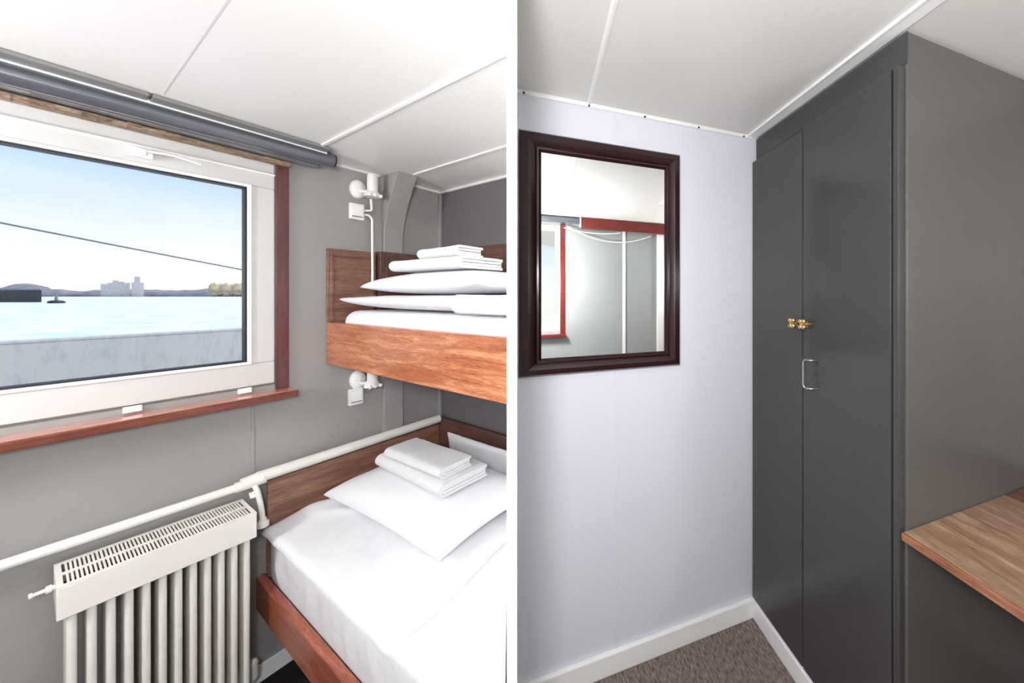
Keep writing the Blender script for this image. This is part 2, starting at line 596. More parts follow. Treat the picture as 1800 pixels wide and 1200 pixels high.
# ------------------------------------------------------------------ reading lamps, switches, conduit
def wall_lamp(dz, label):
    t_ = thing('wall_lamp', label, 'lamp', (-2.08, 0.762, 2.135 + dz), group='white reading lamps at the bunks')
    bm = B()
    lathe(bm, (XW, 0.762, 2.135 + dz), (1, 0, 0), [(0, 0.046), (0.012, 0.046), (0.022, 0.04), (0.028, 0.024), (0.03, 0)], 24)
    bmesh.ops.scale(bm, verts=bm.verts[:], vec=(1, 0.68, 1), space=Matrix.Translation((0, -0.762, 0)))
    obj('rosette', bm, 'lamp', t_, smooth=40)
    bm = B()
    tube(bm, rounded_path([(-2.055, 0.762, 2.125 + dz), (-2.03, 0.77, 2.118 + dz), (-2.022, 0.80, 2.135 + dz)], 0.02), 0.007, 8)
    obj('arm', bm, 'lamp', t_, smooth=60)
    bm = B()
    lathe(bm, (-2.022, 0.80, 2.098 + dz), (0, 0, 1), [(0, 0.024), (0, 0.034), (0.012, 0.033), (0.03, 0.021), (0.034, 0.0215), (0.105, 0.0215), (0.115, 0.017), (0.119, 0.004)], 22)
    hd_ = obj('lamp_head', bm, 'lamp', t_, smooth=40)
    bm = B()
    for dy in (-0.022, 0.0, 0.022):
        ball(bm, (-1.992, 0.80 + dy, 2.104 + dz), 0.008, (0.8, 1, 1.2))
    obj('head_clip', bm, 'lamp', hd_, smooth=60)
    bm = B()
    for (dy, dz2) in ((-0.012, 0.004), (0.010, 0.016)):
        ball(bm, (-2.0575, 0.762 + dy, 2.135 + dz + dz2), 0.0035)
    obj('rosette_screw', bm, 'screw', t_, smooth=60)
    return t_


wall_lamp(0, 'white reading lamp just under the ceiling above the upper bunk')
wall_lamp(-0.955, 'white reading lamp half hidden below the upper bunk board')


def wall_switch(y0, z0, label, tilt):
    t_ = thing('light_switch', label, 'light switch', (XW, y0, z0), group='white switch boxes beside the bunks')
    bm = B()
    box(bm, (XW, y0 - 0.028, z0 - 0.04), (XW + 0.022, y0 + 0.028, z0 + 0.04))
    obj('switch_box', bm, 'lamp', t_, bevel=0.004)
    bm = B()
    prism(bm, [(XW + 0.022, z0 - 0.022), (XW + 0.027, z0 - 0.02), (XW + 0.0235, z0 + 0.028), (XW + 0.022, z0 + 0.028)], 1, y0 - 0.02, y0 + 0.02)
    obj('rocker', bm, 'white', t_, bevel=0.001)
    bm = B()
    box(bm, (XW + 0.021, y0 - 0.021, z0 - 0.027), (XW + 0.0232, y0 + 0.021, z0 - 0.024))
    obj('rocker_gap', bm, 'dark', t_)


wall_switch(0.755, 2.02, 'white switch box on the wall directly under the upper reading lamp', 0)
wall_switch(0.751, 1.10, 'white switch box on the wall below the upper bunk board', 0)
bm = B()
tube(bm, rounded_path([(-2.055, 0.806, 2.095), (-2.062, 0.813, 2.037), (-2.066, 0.79, 2.033), (-2.066, 0.784, 2.033)], 0.016), 0.0055, 8)
tube(bm, rounded_path([(-2.066, 0.784, 2.010), (-2.062, 0.80, 2.012), (-2.056, 0.812, 1.995), (-2.052, 0.812, 1.64)], 0.018), 0.0055, 8)
tag(obj('electric_conduit', bm, 'lamp', base=(-2.06, 0.81, 1.64), smooth=60), 'thin white electric conduit running from lamp and switch down behind the bedding', 'conduit')
bm = B()
tube(bm, rounded_path([(-2.066, 0.779, 1.112), (-2.064, 0.80, 1.114), (-2.06, 0.812, 1.128), (-2.055, 0.81, 1.145)], 0.012), 0.005, 8)
tag(obj('electric_conduit', bm, 'blind_rail', base=(-2.06, 0.80, 1.112), smooth=60), 'short bent conduit between the lower switch box and the lower reading lamp', 'conduit')

# ------------------------------------------------------------------ bunks
ub = thing('upper_bunk', 'upper wooden bunk with orange mahogany front board fixed to the wall', 'bed', (-2.0, 0.65, 1.28))
bm = B()
box(bm, (-2.08, 0.647, 1.28), (-0.5, 0.672, 1.4765))
cut_end(bm, 0.002)
obj('front_board', bm, 'bunk_front', ub, bevel=0.003)
bm = B()
box(bm, (-2.08, 0.675, 1.29), (-0.7, 1.128, 1.31))
cut_end(bm, 0.002)
obj('bottom_panel', bm, 'bunk_back', ub)
bm = B()
box(bm, (-2.082, 0.647, 1.4775), (-2.066, 0.832, 1.825))
sp = obj('side_board', bm, 'bunk_side', ub, bevel=0.002)
bm = B()
for q in ((0.655, 0.667, 1.48, 1.81), (0.812, 0.826, 1.48, 1.81), (0.667, 0.812, 1.79, 1.81)):
    box(bm, (-2.066, q[0], q[2]), (-2.061, q[1], q[3]))
obj('side_moulding', bm, 'bunk_side', sp, bevel=0.002)
bm = B()
box(bm, (-2.082, 0.834, 1.312), (-2.03, 0.86, 1.83))
box(bm, (-2.052, 0.86, 1.312), (-2.03, 1.128, 1.83))
obj('end_board', bm, 'bunk_back', ub, bevel=0.002)
bm = B()
box(bm, (-2.05, 1.13, 1.28), (-1.3, 1.155, 1.872))
cut_end(bm, 0.002)
obj('back_board', bm, 'bunk_back', ub, bevel=0.002)

lb = thing('lower_bunk', 'lower wooden bunk with red-brown side rail and dark boards along the wall', 'bed', (-2.0, 0.45, 0.3))
bm = B()
box(bm, (-2.068, 0.432, 0.315), (-0.40, 0.457, 0.45))
cut_end(bm, 0.002)
obj('side_rail', bm, 'rail_wood', lb, bevel=0.005)
bm = B()
box(bm, (-2.068, 0.459, 0.40), (-0.42, 1.128, 0.42))
cut_end(bm, 0.002)
obj('bottom_panel', bm, 'bunk_back', lb)
bm = B()
box(bm, (-2.053, 0.456, 0.452), (-2.036, 1.128, 0.838))
obj('wall_board', bm, 'bunk_side', lb, bevel=0.003)
bm = B()
box(bm, (-2.053, 1.13, 0.30), (-1.3, 1.155, 0.872))
cut_end(bm, 0.002)
obj('back_board', bm, 'bunk_back', lb, bevel=0.003)


# ------------------------------------------------------------------ bedding shapes
def slab(bm, x0, x1, y0, y1, zf0, zf1, nx_=48, ny_=30, rx=0.03, amp=0.004, seed=1, sc=6.0, clip=None):
    """Closed soft slab; zf0/zf1 are functions of x, y; edges roll in."""
    top, bot = {}, {}

    def e(t):                                   # height factor near an edge 0..1
        t = max(0.0, min(1.0, t))
        return math.sqrt(max(0.0, 1 - (1 - t) ** 2))
    for i in range(nx_ + 1):
        for j in range(ny_ + 1):
            u, v = i / nx_, j / ny_
            u = 0.5 - 0.5 * math.cos(PI * u) * (0.25 + 0.75) if False else u
            x, y = x0 + (x1 - x0) * u, y0 + (y1 - y0) * v
            if clip:
                y = clip(x, y, v)
            d = min(x - x0, x1 - x, (y1 - y0) * v, (y1 - y0) * (1 - v))
            f = e(d / rx)
            a, c = zf0(x, y), zf1(x, y)
            mid = a + (c - a) * 0.5
            w = nz(x, y, 0, sc, seed) * amp + nz(x, y, 2, sc * 2.7, seed) * amp * 0.4
            zt = mid + (c - mid) * f + w * f
            zb = mid + (a - mid) * f
            edge = i in (0, nx_) or j in (0, ny_)
            top[i, j] = bm.verts.new((x, y, zt))
            bot[i, j] = top[i, j] if edge else bm.verts.new((x, y, zb))
    for i in range(nx_):
        for j in range(ny_):
            bm.faces.new((top[i, j], top[i + 1, j], top[i + 1, j + 1], top[i, j + 1]))
            q = [bot[i, j], bot[i, j + 1], bot[i + 1, j + 1], bot[i + 1, j]]
            if len(set(q)) == 4 and not all(k is t_ for k, t_ in zip(q, (top[i, j], top[i, j + 1], top[i + 1, j + 1], top[i + 1, j]))):
                bm.faces.new(q)
    bmesh.ops.recalc_face_normals(bm, faces=bm.faces[:])
    return bm


def pillow(bm, c, lx, ly, th, seed=1, rot=0.0, tilt=0.0, n=30, low=0.3, wr=0.006, pinch=0.07, pw=0.55):
    R = Matrix.Rotation(rot, 4, 'Z') @ Matrix.Rotation(tilt, 4, 'X')
    top, bot = {}, {}
    for i in range(n + 1):
        for j in range(n + 1):
            u, v = -1 + 2 * i / n, -1 + 2 * j / n
            u, v = math.sin(u * PI / 2), math.sin(v * PI / 2)
            h_ = (max(0.0, 1 - abs(u) ** 3) * max(0.0, 1 - abs(v) ** 3)) ** pw
            x = lx / 2 * u * (1 - pinch * (1 - v * v))
            y = ly / 2 * v * (1 - pinch * (1 - u * u))
            w = (nz(x, y, 0, 9, seed) + 0.6 * nz(x, y, 5, 22, seed)) * wr * (0.3 + 0.7 * (1 - h_))
            zt = th * (low + (1 - low) * h_) + w
            zb = th * low * (1 - h_)
            edge = i in (0, n) or j in (0, n)
            p = Vector(c)
            top[i, j] = bm.verts.new(p + R @ Vector((x, y, zt)))
            bot[i, j] = top[i, j] if edge else bm.verts.new(p + R @ Vector((x, y, min(zb, zt - 0.002))))
    for i in range(n):
        for j in range(n):
            bm.faces.new((top[i, j], top[i + 1, j], top[i + 1, j + 1], top[i, j + 1]))
            q = [bot[i, j], bot[i, j + 1], bot[i + 1, j + 1], bot[i + 1, j]]
            bm.faces.new(q)
    bmesh.ops.recalc_face_normals(bm, faces=bm.faces[:])
    return bm


def towel(bm, x0, x1, y0, y1, z0, z1, seed=1, rot=0.0, amp=0.0025, folds=2):
    """Towel folded twice: rounded folds to the front (low y), layers seen on the ends."""
    H = z1 - z0
    t = H / (2 * folds) - 0.0012
    zc = z0 + H / 2
    cx, cy = (x0 + x1) / 2, (y0 + y1) / 2
    n = 16
    for k in range(folds):
        Ro = H / 2 - k * (t + 0.0012)
        Ri = max(Ro - t, 0.0006)
        cyl_y = y0 + H / 2
        back = y1 - k * 0.006
        outer = [(back, zc - Ro)] + [(cyl_y - Ro * math.cos(a), zc + Ro * math.sin(a)) for a in [(-PI / 2 + PI * q / 10) for q in range(11)]] + [(back, zc + Ro)]
        inner = [(back, zc + Ri)] + [(cyl_y - Ri * math.cos(a), zc + Ri * math.sin(a)) for a in [(PI / 2 - PI * q / 10) for q in range(11)]] + [(back, zc - Ri)]

        def dens(pl):
            out = []
            for a, b_ in zip(pl, pl[1:]):
                L = math.hypot(b_[0] - a[0], b_[1] - a[1])
                m_ = max(1, int(L / 0.02))
                for q in range(m_):
                    s = q / m_
                    out.append((a[0] + (b_[0] - a[0]) * s, a[1] + (b_[1] - a[1]) * s))
            out.append(pl[-1])
            return out
        loop = dens(outer) + dens(inner)
        rings = []
        xs0, xs1 = x0 + k * 0.004, x1 - k * 0.003 + random.uniform(-.002, .002)
        ca, sa = math.cos(rot), math.sin(rot)
        for i in range(n + 1):
            x = xs0 + (xs1 - xs0) * i / n
            ring = []
            for (y, z) in loop:
                f = (z - z0) / H
                w = nz(x, y, z, 11, seed + k) * amp * f
                s = 0.25 * amp * nz(x, y, z * 3, 40, seed)
                px, py = x + s, y + (w if y < y0 + H else 0)
                qx, qy = cx + (px - cx) * ca - (py - cy) * sa, cy + (px - cx) * sa + (py - cy) * ca
                ring.append(bm.verts.new((qx, qy, z + w)))
            rings.append(ring)
        m_ = len(loop)
        for a, c in zip(rings, rings[1:]):
            for q in range(m_):
                bm.faces.new((a[q], a[(q + 1) % m_], c[(q + 1) % m_], c[q]))
        bm.faces.new(rings[0][::-1])
        bm.faces.new(rings[-1])
    bmesh.ops.recalc_face_normals(bm, faces=bm.faces[:])
    return bm


# lower bunk bedding
def soft_block(bm, x0, x1, y0, y1, z0, z1, r=0.03, seed=1, amp=0.004, sx=60, vert=True):
    """Mattress: a rounded section along y-z swept along x with creases in the front."""
    sec = []
    for (cy_, cz_, a0) in ((y0 + r, z0 + r, PI), (y1 - r, z0 + r, 1.5 * PI), (y1 - r, z1 - r, 0), (y0 + r, z1 - r, PI / 2)):
        for q in range(6):
            a = a0 + PI / 2 * q / 5
            sec.append((cy_ + r * math.cos(a), cz_ + r * math.sin(a)))
    full = []
    for a, b_ in zip(sec, sec[1:] + sec[:1]):
        L = math.hypot(b_[0] - a[0], b_[1] - a[1])
        m_ = max(1, int(L / 0.035))
        for q in range(m_):
            full.append((a[0] + (b_[0] - a[0]) * q / m_, a[1] + (b_[1] - a[1]) * q / m_))
    ym, zm = (y0 + y1) / 2, (z0 + z1) / 2
    rings = []
    for i in range(sx + 1):
        x = x0 + (x1 - x0) * i / sx
        d = min(x - x0, x1 - x)
        k = math.sqrt(max(0, 1 - (1 - min(1, d / r)) ** 2)) * r - r
        ring = []
        for (y, z) in full:
            yy = y + (k if y > ym else -k) * min(1, abs(y - ym) / (ym - y0))
            zz = z + (k if z > zm else -k) * min(1, abs(z - zm) / (zm - z0))
            if vert and y < y0 + r * 1.2:
                f = (zz - z0) / (z1 - z0)
                yy -= abs(nz(x * 3.2 + zz * 0.9, zz * 0.6, 0, 4.5, seed)) * amp * 2 * math.sin(PI * max(0.0, min(1.0, (f - 0.16) / 0.84))) ** 0.5
            zz += nz(x, y, 0, 7, seed) * amp * 0.3 if z > zm else 0
            ring.append(bm.verts.new((x, yy, zz)))
        rings.append(ring)
    m_ = len(full)
    for a, c in zip(rings, rings[1:]):
        for q in range(m_):
            bm.faces.new((a[q], a[(q + 1) % m_], c[(q + 1) % m_], c[q]))
    bm.faces.new(rings[0][::-1])
    bm.faces.new(rings[-1])
    bmesh.ops.recalc_face_normals(bm, faces=bm.faces[:])
    return bm


bm = B()
soft_block(bm, -2.030, -0.45, 0.460, 1.120, 0.425, 0.622, 0.02, 3, 0.011)
cut_end(bm)
tag(obj('mattress', bm, 'linen2', base=(-1.4, 0.8, 0.425), smooth=180), 'white sheeted mattress lying on the lower bunk', 'mattress')


def dtop(x, y):
    rise = 0.018 / (1 + math.exp(-(x + 1.045 + 0.03 * math.sin(9 * y)) * 90))
    fold = 0.010 * math.exp(-((x + 1.055 + 0.03 * math.sin(9 * y)) / 0.012) ** 2)
    wav = 0.006 * nz(x, y, 0, 5, 8) + 0.004 * nz(x + y, y * 0.4, 3, 14, 9)
    hump = 0.024 * math.exp(-((x + 1.99) / 0.09) ** 2) * (0.7 + 0.6 * nz(x, y, 1, 9, 4)) * math.exp(-((y - 0.60) / 0.12) ** 2)
    hump += 0.010 * math.exp(-((x + 1.90 - 0.8 * (y - 0.6)) / 0.03) ** 2) * math.exp(-((y - 0.64) / 0.1) ** 2)
    return 0.657 + rise - fold + wav + hump


def dclip(x, y, v):
    return y - (1 - v) * (0.004 + 0.008 * abs(nz(x, 0, 0, 5, 12)))


bm = B()
slab(bm, -2.030, -0.45, 0.441, 1.115, lambda x, y: 0.6285, dtop, 110, 46, 0.016, 0.0015, 5, 12, dclip)
cut_end(bm)
tag(obj('duvet', bm, 'linen', base=(-1.4, 0.8, 0.629), smooth=180), 'smooth white duvet spread over the lower mattress', 'duvet')
bm = B()
pillow(bm, (-1.592, 0.848, 0.674), 0.86, 0.44, 0.122, 3, math.radians(1.5), 0, 34, 0.2, 0.006, 0.07, 0.42)
cut_end(bm)
tag(obj('pillow', bm, 'linen', base=(-1.6, 0.85, 0.684), smooth=180), 'plump white pillow on the lower bunk carrying two folded towels', 'pillow')
bm = B()
pillow(bm, (-1.615, 1.122, 0.744), 0.58, 0.165, 0.04, 6, math.radians(0), math.radians(96), 26, 0.3, 0.009, 0.03, 0.4)
cut_end(bm)
tag(obj('pillow', bm, 'linen2', base=(-1.62, 1.09, 0.68), smooth=180), 'shaded white pillow standing against the back board of the lower bunk', 'pillow')
bm = B()
towel(bm, -1.865, -1.335, 0.742, 0.945, 0.7985, 0.8505, 2, math.radians(-1))
tag(obj('bath_towel', bm, 'terry', base=(-1.6, 0.84, 0.796), smooth=50), 'large folded white towel on the pillow of the lower bunk', 'towel', 'folded bath towels on the pillows')
bm = B()
towel(bm, -1.80, -1.375, 0.757, 0.892, 0.8525, 0.8965, 5, math.radians(1))
tag(obj('hand_towel', bm, 'terry', base=(-1.6, 0.82, 0.85), smooth=50), 'small folded white towel topmost on the lower bunk pile', 'towel', 'folded hand towels')

# upper bunk bedding
bm = B()
soft_block(bm, -2.022, -0.55, 0.681, 1.122, 1.315, 1.531, 0.05, 7, 0.003)
cut_end(bm)
tag(obj('mattress', bm, 'linen', base=(-1.4, 0.9, 1.315), smooth=180), 'white sheeted mattress just above the upper bunk board', 'mattress')
df = thing('folded_duvet', 'folded white duvet lying on the upper mattress under the pillow', 'duvet', (-1.45, 0.9, 1.536))
bm = B()
pillow(bm, (-1.32, 0.895, 1.5375), 1.38, 0.45, 0.066, 9, 0, 0, 34, 0.72, 0.005, 0.02, 0.32)
cut_end(bm)
obj('duvet_body', bm, 'linen', df, smooth=180)
bm = B()
slab(bm, -1.135, -0.60, 0.655, 0.72, lambda x, y: 1.5395, lambda x, y: 1.604, 24, 12, 0.018, 0.003, 4, 9)
cut_end(bm)
obj('duvet_fold', bm, 'linen', df, smooth=180)
bm = B()
pillow(bm, (-1.43, 0.900, 1.608), 0.86, 0.435, 0.098, 12, math.radians(-1), 0, 34, 0.34, 0.006, 0.07, 0.4)
cut_end(bm)
tag(obj('pillow', bm, 'linen', base=(-1.43, 0.9, 1.605), smooth=180), 'plump white pillow on the folded duvet of the upper bunk', 'pillow')
bm = B()
towel(bm, -1.67, -1.20, 0.72, 0.915, 1.7065, 1.752, 8, math.radians(1))
tag(obj('bath_towel', bm, 'terry', base=(-1.43, 0.82, 1.70), smooth=50), 'large folded white towel on the pillow of the upper bunk', 'towel', 'folded bath towels on the pillows')
bm = B()
towel(bm, -1.51, -1.235, 0.742, 0.855, 1.7545, 1.795, 11, math.radians(-2))
tag(obj('hand_towel', bm, 'terry', base=(-1.37, 0.8, 1.75), smooth=50), 'small folded white towel topmost on the upper bunk pile', 'towel', 'folded hand towels')

# ------------------------------------------------------------------ heating
hp = thing('heating_pipe', 'long white heating pipe running along the wall above the radiator and lower bunk', 'pipe', (-2.035, 0.3, 0.85))
bm = B()
tube(bm, [(-2.045, -0.6, 0.844), (-2.045, 0.39, 0.848)], 0.0155, 16)
obj('thin_pipe', bm, 'cream', hp, smooth=50)
bm = B()
tube(bm, [(-2.04, 0.43, 0.864), (-2.04, 1.127, 0.868)], 0.0225, 18)
obj('thick_pipe', bm, 'cream', hp, smooth=50)
bm = B()
tube(bm, [(-2.042, 0.375, 0.850), (-2.042, 0.392, 0.850), (-2.042, 0.392, 0.854), (-2.042, 0.44, 0.858), (-2.042, 0.44, 0.858), (-2.042, 0.446, 0.86)], [0.02, 0.02, 0.0245, 0.0265, 0.028, 0.028], 16)
obj('tee_fitting', bm, 'cream', hp, smooth=50)
bm = B()
tube(bm, rounded_path([(-2.035, 0.418, 0.85), (-2.012, 0.424, 0.825), (-2.004, 0.432, 0.76), (-2.0, 0.436, 0.70)], 0.03), 0.008, 10)
vb = obj('branch_pipe', bm, 'cream', hp, smooth=50)
bm = B()
lathe(bm, (-2.0, 0.436, 0.672), (0, 0, 1), [(0, 0.013), (0.004, 0.018), (0.022, 0.018), (0.026, 0.012), (0.036, 0.011)], 10)
obj('valve_nut', bm, 'cream', vb, smooth=40)
bm = B()
lathe(bm, (-2.025, 0.42, 0.82), (0.35, 0.1, -1), [(0, 0.015), (0.022, 0.015), (0.026, 0.01)], 8)
obj('pipe_nut', bm, 'cream', vb, smooth=30)

ra = thing('radiator', 'cream ribbed radiator with slotted top grille standing against the wall beside the bunk', 'radiator', (-1.97, 0.22, 0.05))
RX0, RX1, RY0, RY1, RT = -2.062, -1.882, 0.041, 0.396, 0.792
bm = B()
xs = [RX0, RX0 + 0.014, RX0 + 0.082, RX0 + 0.096, RX1 - 0.016, RX1]
N = 50
ys = [RY0 + 0.01 + (RY1 - RY0 - 0.02) * i / N for i in range(N + 1)]
z0_, z1_ = RT - 0.004, RT
for a, c in ((xs[0], xs[1]), (xs[2], xs[3]), (xs[4], xs[5])):
    box(bm, (a, RY0, z0_), (c, RY1, z1_))
for a, c in ((xs[1], xs[2]), (xs[3], xs[4])):
    box(bm, (a, RY0, z0_), (c, RY0 + 0.01, z1_))
    box(bm, (a, RY1 - 0.01, z0_), (c, RY1, z1_))
    for i in range(1, N):
        w = (ys[1] - ys[0]) * 0.27
        box(bm, (a, ys[i] - w, z0_), (c, ys[i] + w, z1_))
obj('top_grille', bm, 'cream', ra)
bm = B()
box(bm, (RX1 - 0.004, RY0, RT - 0.092), (RX1, RY1, RT - 0.004))
box(bm, (RX0, RY0, RT - 0.092), (RX1 - 0.004, RY0 + 0.004, RT - 0.004))
box(bm, (RX0, RY1 - 0.004, RT - 0.092), (RX1 - 0.004, RY1, RT - 0.004))
obj('cover_panel', bm, 'cream', ra, bevel=0.002)
bm = B()
box(bm, (RX0 + 0.006, RY0 + 0.006, RT - 0.07), (RX1 - 0.008, RY1 - 0.006, RT - 0.06))
obj('cover_shade_sheet', bm, 'dark', ra)  # dark sheet put in for the shade below the slots
nf = 12
for i in range(nf):
    y = 0.062 + (0.376 - 0.062) * i / (nf - 1)
    bm = B()
    prof = []
    hw, x0_, x1_ = 0.0078, RX0 + 0.02, RX1 - 0.014
    for q in range(9):
        a = -PI / 2 + PI * q / 8
        prof.append((x1_ - hw + hw * math.cos(a), y + hw * math.sin(a)))
    for q in range(9):
        a = PI / 2 + PI * q / 8
        prof.append((x0_ + hw + hw * math.cos(a), y + hw * math.sin(a)))
    prism(bm, prof, 2, 0.10, RT - 0.075)
    obj('column', bm, 'cream', ra, smooth=40)
bm = B()
tube(bm, [(-1.975, 0.055, 0.125), (-1.975, 0.384, 0.125)], 0.022, 14)
obj('lower_header', bm, 'cream', ra, smooth=40)
for y in (0.09, 0.35):
    bm = B()
    box(bm, (-1.99, y - 0.012, 0.004), (-1.96, y + 0.012, 0.12))
    obj('foot', bm, 'cream', ra, bevel=0.003)
bm = B()
lathe(bm, (-1.985, 0.046, 0.755), (0, -1, 0.0), [(0, 0.008), (0.008, 0.008), (0.009, 0.011), (0.017, 0.011), (0.018, 0.006), (0.034, 0.005), (0.035, 0.008), (0.04, 0.008)], 12)
obj('bleed_valve', bm, 'cream', ra, smooth=40)
bm = B()
tube(bm, [(-1.975, 0.384, 0.125), (-1.975, 0.415, 0.125)], 0.011, 10)
tube(bm, [(-1.975, 0.405, 0.11), (-1.975, 0.405, 0.17)], [0.013, 0.015], 10)
ball(bm, (-1.975, 0.405, 0.175), 0.013)
obj('lower_valve', bm, 'cream', ra, smooth=50)

# ------------------------------------------------------------------ outside the window
bm = B()
box(bm, (-3.25, -6, -1.5), (-3.2, 6, 1.39))
box(bm, (-3.252, -6, 1.385), (-3.198, 6, 1.402))
struct('wall_bulwark', bm, 'bulwark', bevel=0.004)
bm = B()
pts = [(-3.6, -3.2, 2.62), (-3.6, -0.05, 1.962), (-3.6, 0.71, 1.775), (-3.6, 3.6, 1.20)]
path = []
for i in range(41):
    t = i / 40
    y = -3.2 + 6.8 * t
    path.append((-3.6, y, 1.96 - 0.238 * (y + 0.05) + 0.012 * (y - 0.33) ** 2 - 0.002))
tube(bm, path, 0.0045, 8)
tag(obj('hanging_rope', bm, 'rope', base=(-3.6, 0, 1.95), smooth=60), 'thin grey wire rope slanting across the sky outside the window', 'rope')
bm = B()
v = [bm.verts.new(p) for p in ((-9000, -9000, -2), (-2.3, -9000, -2), (-2.3, 9000, -2), (-9000, 9000, -2))]
bm.faces.new(v)
struct('sea', bm, 'sea')


def far_xy(px, dist):
    """Direction of an outdoor thing given as a bearing number, set out at a distance."""
    t = (px - 1156) / 568.0
    a = math.radians(27)
    return Vector(((t * math.cos(a) - math.sin(a)) * dist, (t * math.sin(a) + math.cos(a)) * dist, 0))


# far shore: a long low ridge
bm = B()
D0 = 1700.0
prev = None
for i in range(181):
    px = -260 + 900 * i / 180
    base_h = 34 + 8 * nz(px, 0, 0, 0.012, 3) + 7 * nz(px, 1, 0, 0.05, 4)
    if px < 90:
        base_h += 34 * max(0.0, math.exp(-((px - 40) / 42) ** 2)) + 14 * math.exp(-((px + 120) / 90) ** 2)
    if px > 330:
        base_h += min(1, (px - 330) / 60) * (6 + 5 * nz(px, 2, 0, 0.09, 6))
    n_, f_ = far_xy(px, D0), far_xy(px, D0 + 500)
    m_ = far_xy(px, D0 + 120)
    ring = [bm.verts.new((n_.x, n_.y, -3)), bm.verts.new((n_.x, n_.y, 7)), bm.verts.new((m_.x, m_.y, base_h * 0.85)), bm.verts.new((f_.x, f_.y, base_h * 1.25)), bm.verts.new((f_.x, f_.y, -3))]
    if prev:
        for q in range(4):
            bm.faces.new((prev[q], ring[q], ring[q + 1], prev[q + 1]))
    prev = ring
bmesh.ops.recalc_face_normals(bm, faces=bm.faces[:])
struct('hills', bm, 'hill', smooth=180)


def far_block(px, dist, w, dpt, hts, name, label, cat, mat):
    c = far_xy(px, dist)
    t_ = thing(name, label, cat, (c.x, c.y, 0))
    lat = (far_xy(px + 1, dist) - c).normalized()
    fw = c.normalized()
    x = -w / 2
    for (ww, hh, part) in hts:
        bm = B()
        p = [c + lat * x - fw * dpt / 2, c + lat * (x + ww) - fw * dpt / 2, c + lat * (x + ww) + fw * dpt / 2, c + lat * x + fw * dpt / 2]
        prism(bm, [(q.x, q.y) for q in p], 2, -1, hh)
        obj(part, bm, mat, t_)
        x += ww
    return t_


far_block(203, 1650, 150, 40, [(34, 62, 'wing'), (26, 68, 'wing'), (30, 80, 'tower'), (28, 74, 'wing'), (32, 68, 'wing')], 'apartment_building', 'broad pale building with stepped blocks on the far shore', 'building', 'tower')
far_block(242, 1640, 62, 40, [(14, 70, 'wing'), (30, 98, 'tower'), (18, 68, 'wing')], 'tower_block', 'taller narrow tower building on the far shore, at the right of the broad one', 'building', 'tower')
random.seed(11)
for k in range(7):
    px = 376 + k * 10.5 + random.uniform(-1, 1)
    c = far_xy(px, 1640 + 55 * (k % 2))
    bm = B()
    res = bmesh.ops.create_icosphere(bm, subdivisions=3, radius=1)
    sx, sz = random.uniform(15, 18), random.uniform(24, 32)
    for v in res['verts']:
        n_ = 1 + 0.22 * noise.noise(v.co * 2.5 + Vector((k, 0, 0))) + 0.16 * noise.noise(v.co * 6 + Vector((0, k, 0)))
        v.co = Vector((v.co.x * sx * n_ + c.x, v.co.y * sx * n_ + c.y, 36 + v.co.z * sz * n_))
    t_ = thing('autumn_tree', 'yellowish autumn tree in the clump at the far shore beside the window edge', 'tree', (c.x, c.y, 0), group='autumn trees on the far shore')
    obj('crown', bm, 'trees', t_, smooth=180)
    bm = B()
    tube(bm, [(c.x, c.y, -2), (c.x, c.y, 12)], 2.0, 8)
    obj('trunk', bm, 'pier', t_)

pr_ = thing('pier', 'dark timber pier standing in the water at the left edge of the window', 'pier', (-160, -60, -2))
a0, a1 = far_xy(-260, 185), far_xy(73, 188)
lat = (a1 - a0).normalized()
fwv = Vector((-lat.y, lat.x, 0))
bm = B()
prism(bm, [(q.x, q.y) for q in (a0, a1, a1 + a1.normalized() * 25, a0 + a0.normalized() * 25)], 2, -3, 5.0)
obj('wall', bm, 'pier', pr_)
bm = B()
prism(bm, [(q.x, q.y) for q in (a0 - fwv * 0.3, a1 - fwv * 0.3, a1 + a1.normalized() * 25, a0 + a0.normalized() * 25)], 2, 5.0, 5.7)
obj('deck', bm, 'rope', pr_)
c = far_xy(99, 160)
by = thing('buoy', 'small dark buoy floating on the water just right of the pier', 'buoy', (c.x, c.y, -2))
bm = B()
ball(bm, (c.x, c.y, -1.5), 2.3, (1, 1, 0.45))
obj('float', bm, 'black', by, smooth=180)
bm = B()
tube(bm, [(c.x, c.y, -1.2), (c.x, c.y, 2.6)], [0.55, 0.25], 10)
obj('mast', bm, 'rope', by, smooth=60)

# ------------------------------------------------------------------ setting, right room (its own x runs right, y towards the pale wall)
YP, XC, YS = 1.366, 1.026, 0.66
bm = B()
box(bm, (-0.085, YP, 0), (1.95, YP + 0.04, CH))
struct('wall_back', bm, 'wall_white', 'R')
bm = B()
box(bm, (1.85, -0.75, 0), (1.91, YP, CH))
struct('wall_right', bm, 'wall_grey', 'R')
BY = -0.687
W2 = (-0.50, 0.19, 1.24, 2.31)
bm = B()
box(bm, (-0.80, BY - 0.05, 0), (1.95, BY, W2[2]))
box(bm, (-0.80, BY - 0.05, W2[3]), (1.95, BY, CH))
box(bm, (-0.80, BY - 0.05, W2[2]), (W2[0], BY, W2[3]))
box(bm, (W2[1], BY - 0.05, W2[2]), (1.95, BY, W2[3]))
struct('wall_front', bm, 'wall_front', 'R')
bm = B()
box(bm, (-0.084, YP - 0.02, 0), (XC - 0.001, YP, 0.09))
struct('baseboard_back', bm, 'white', 'R', bevel=0.004)
bm = B()
box(bm, (0.992, 0.64, 0), (XC, YP - 0.02, 0.088))
struct('baseboard_wardrobe', bm, 'white', 'R', bevel=0.004)
bm = B()
box(bm, (-0.084, YP - 0.012, CH - 0.016), (XC - 0.03, YP, CH))
tr = struct('trim_8', bm, 'white', 'R', bevel=0.002)
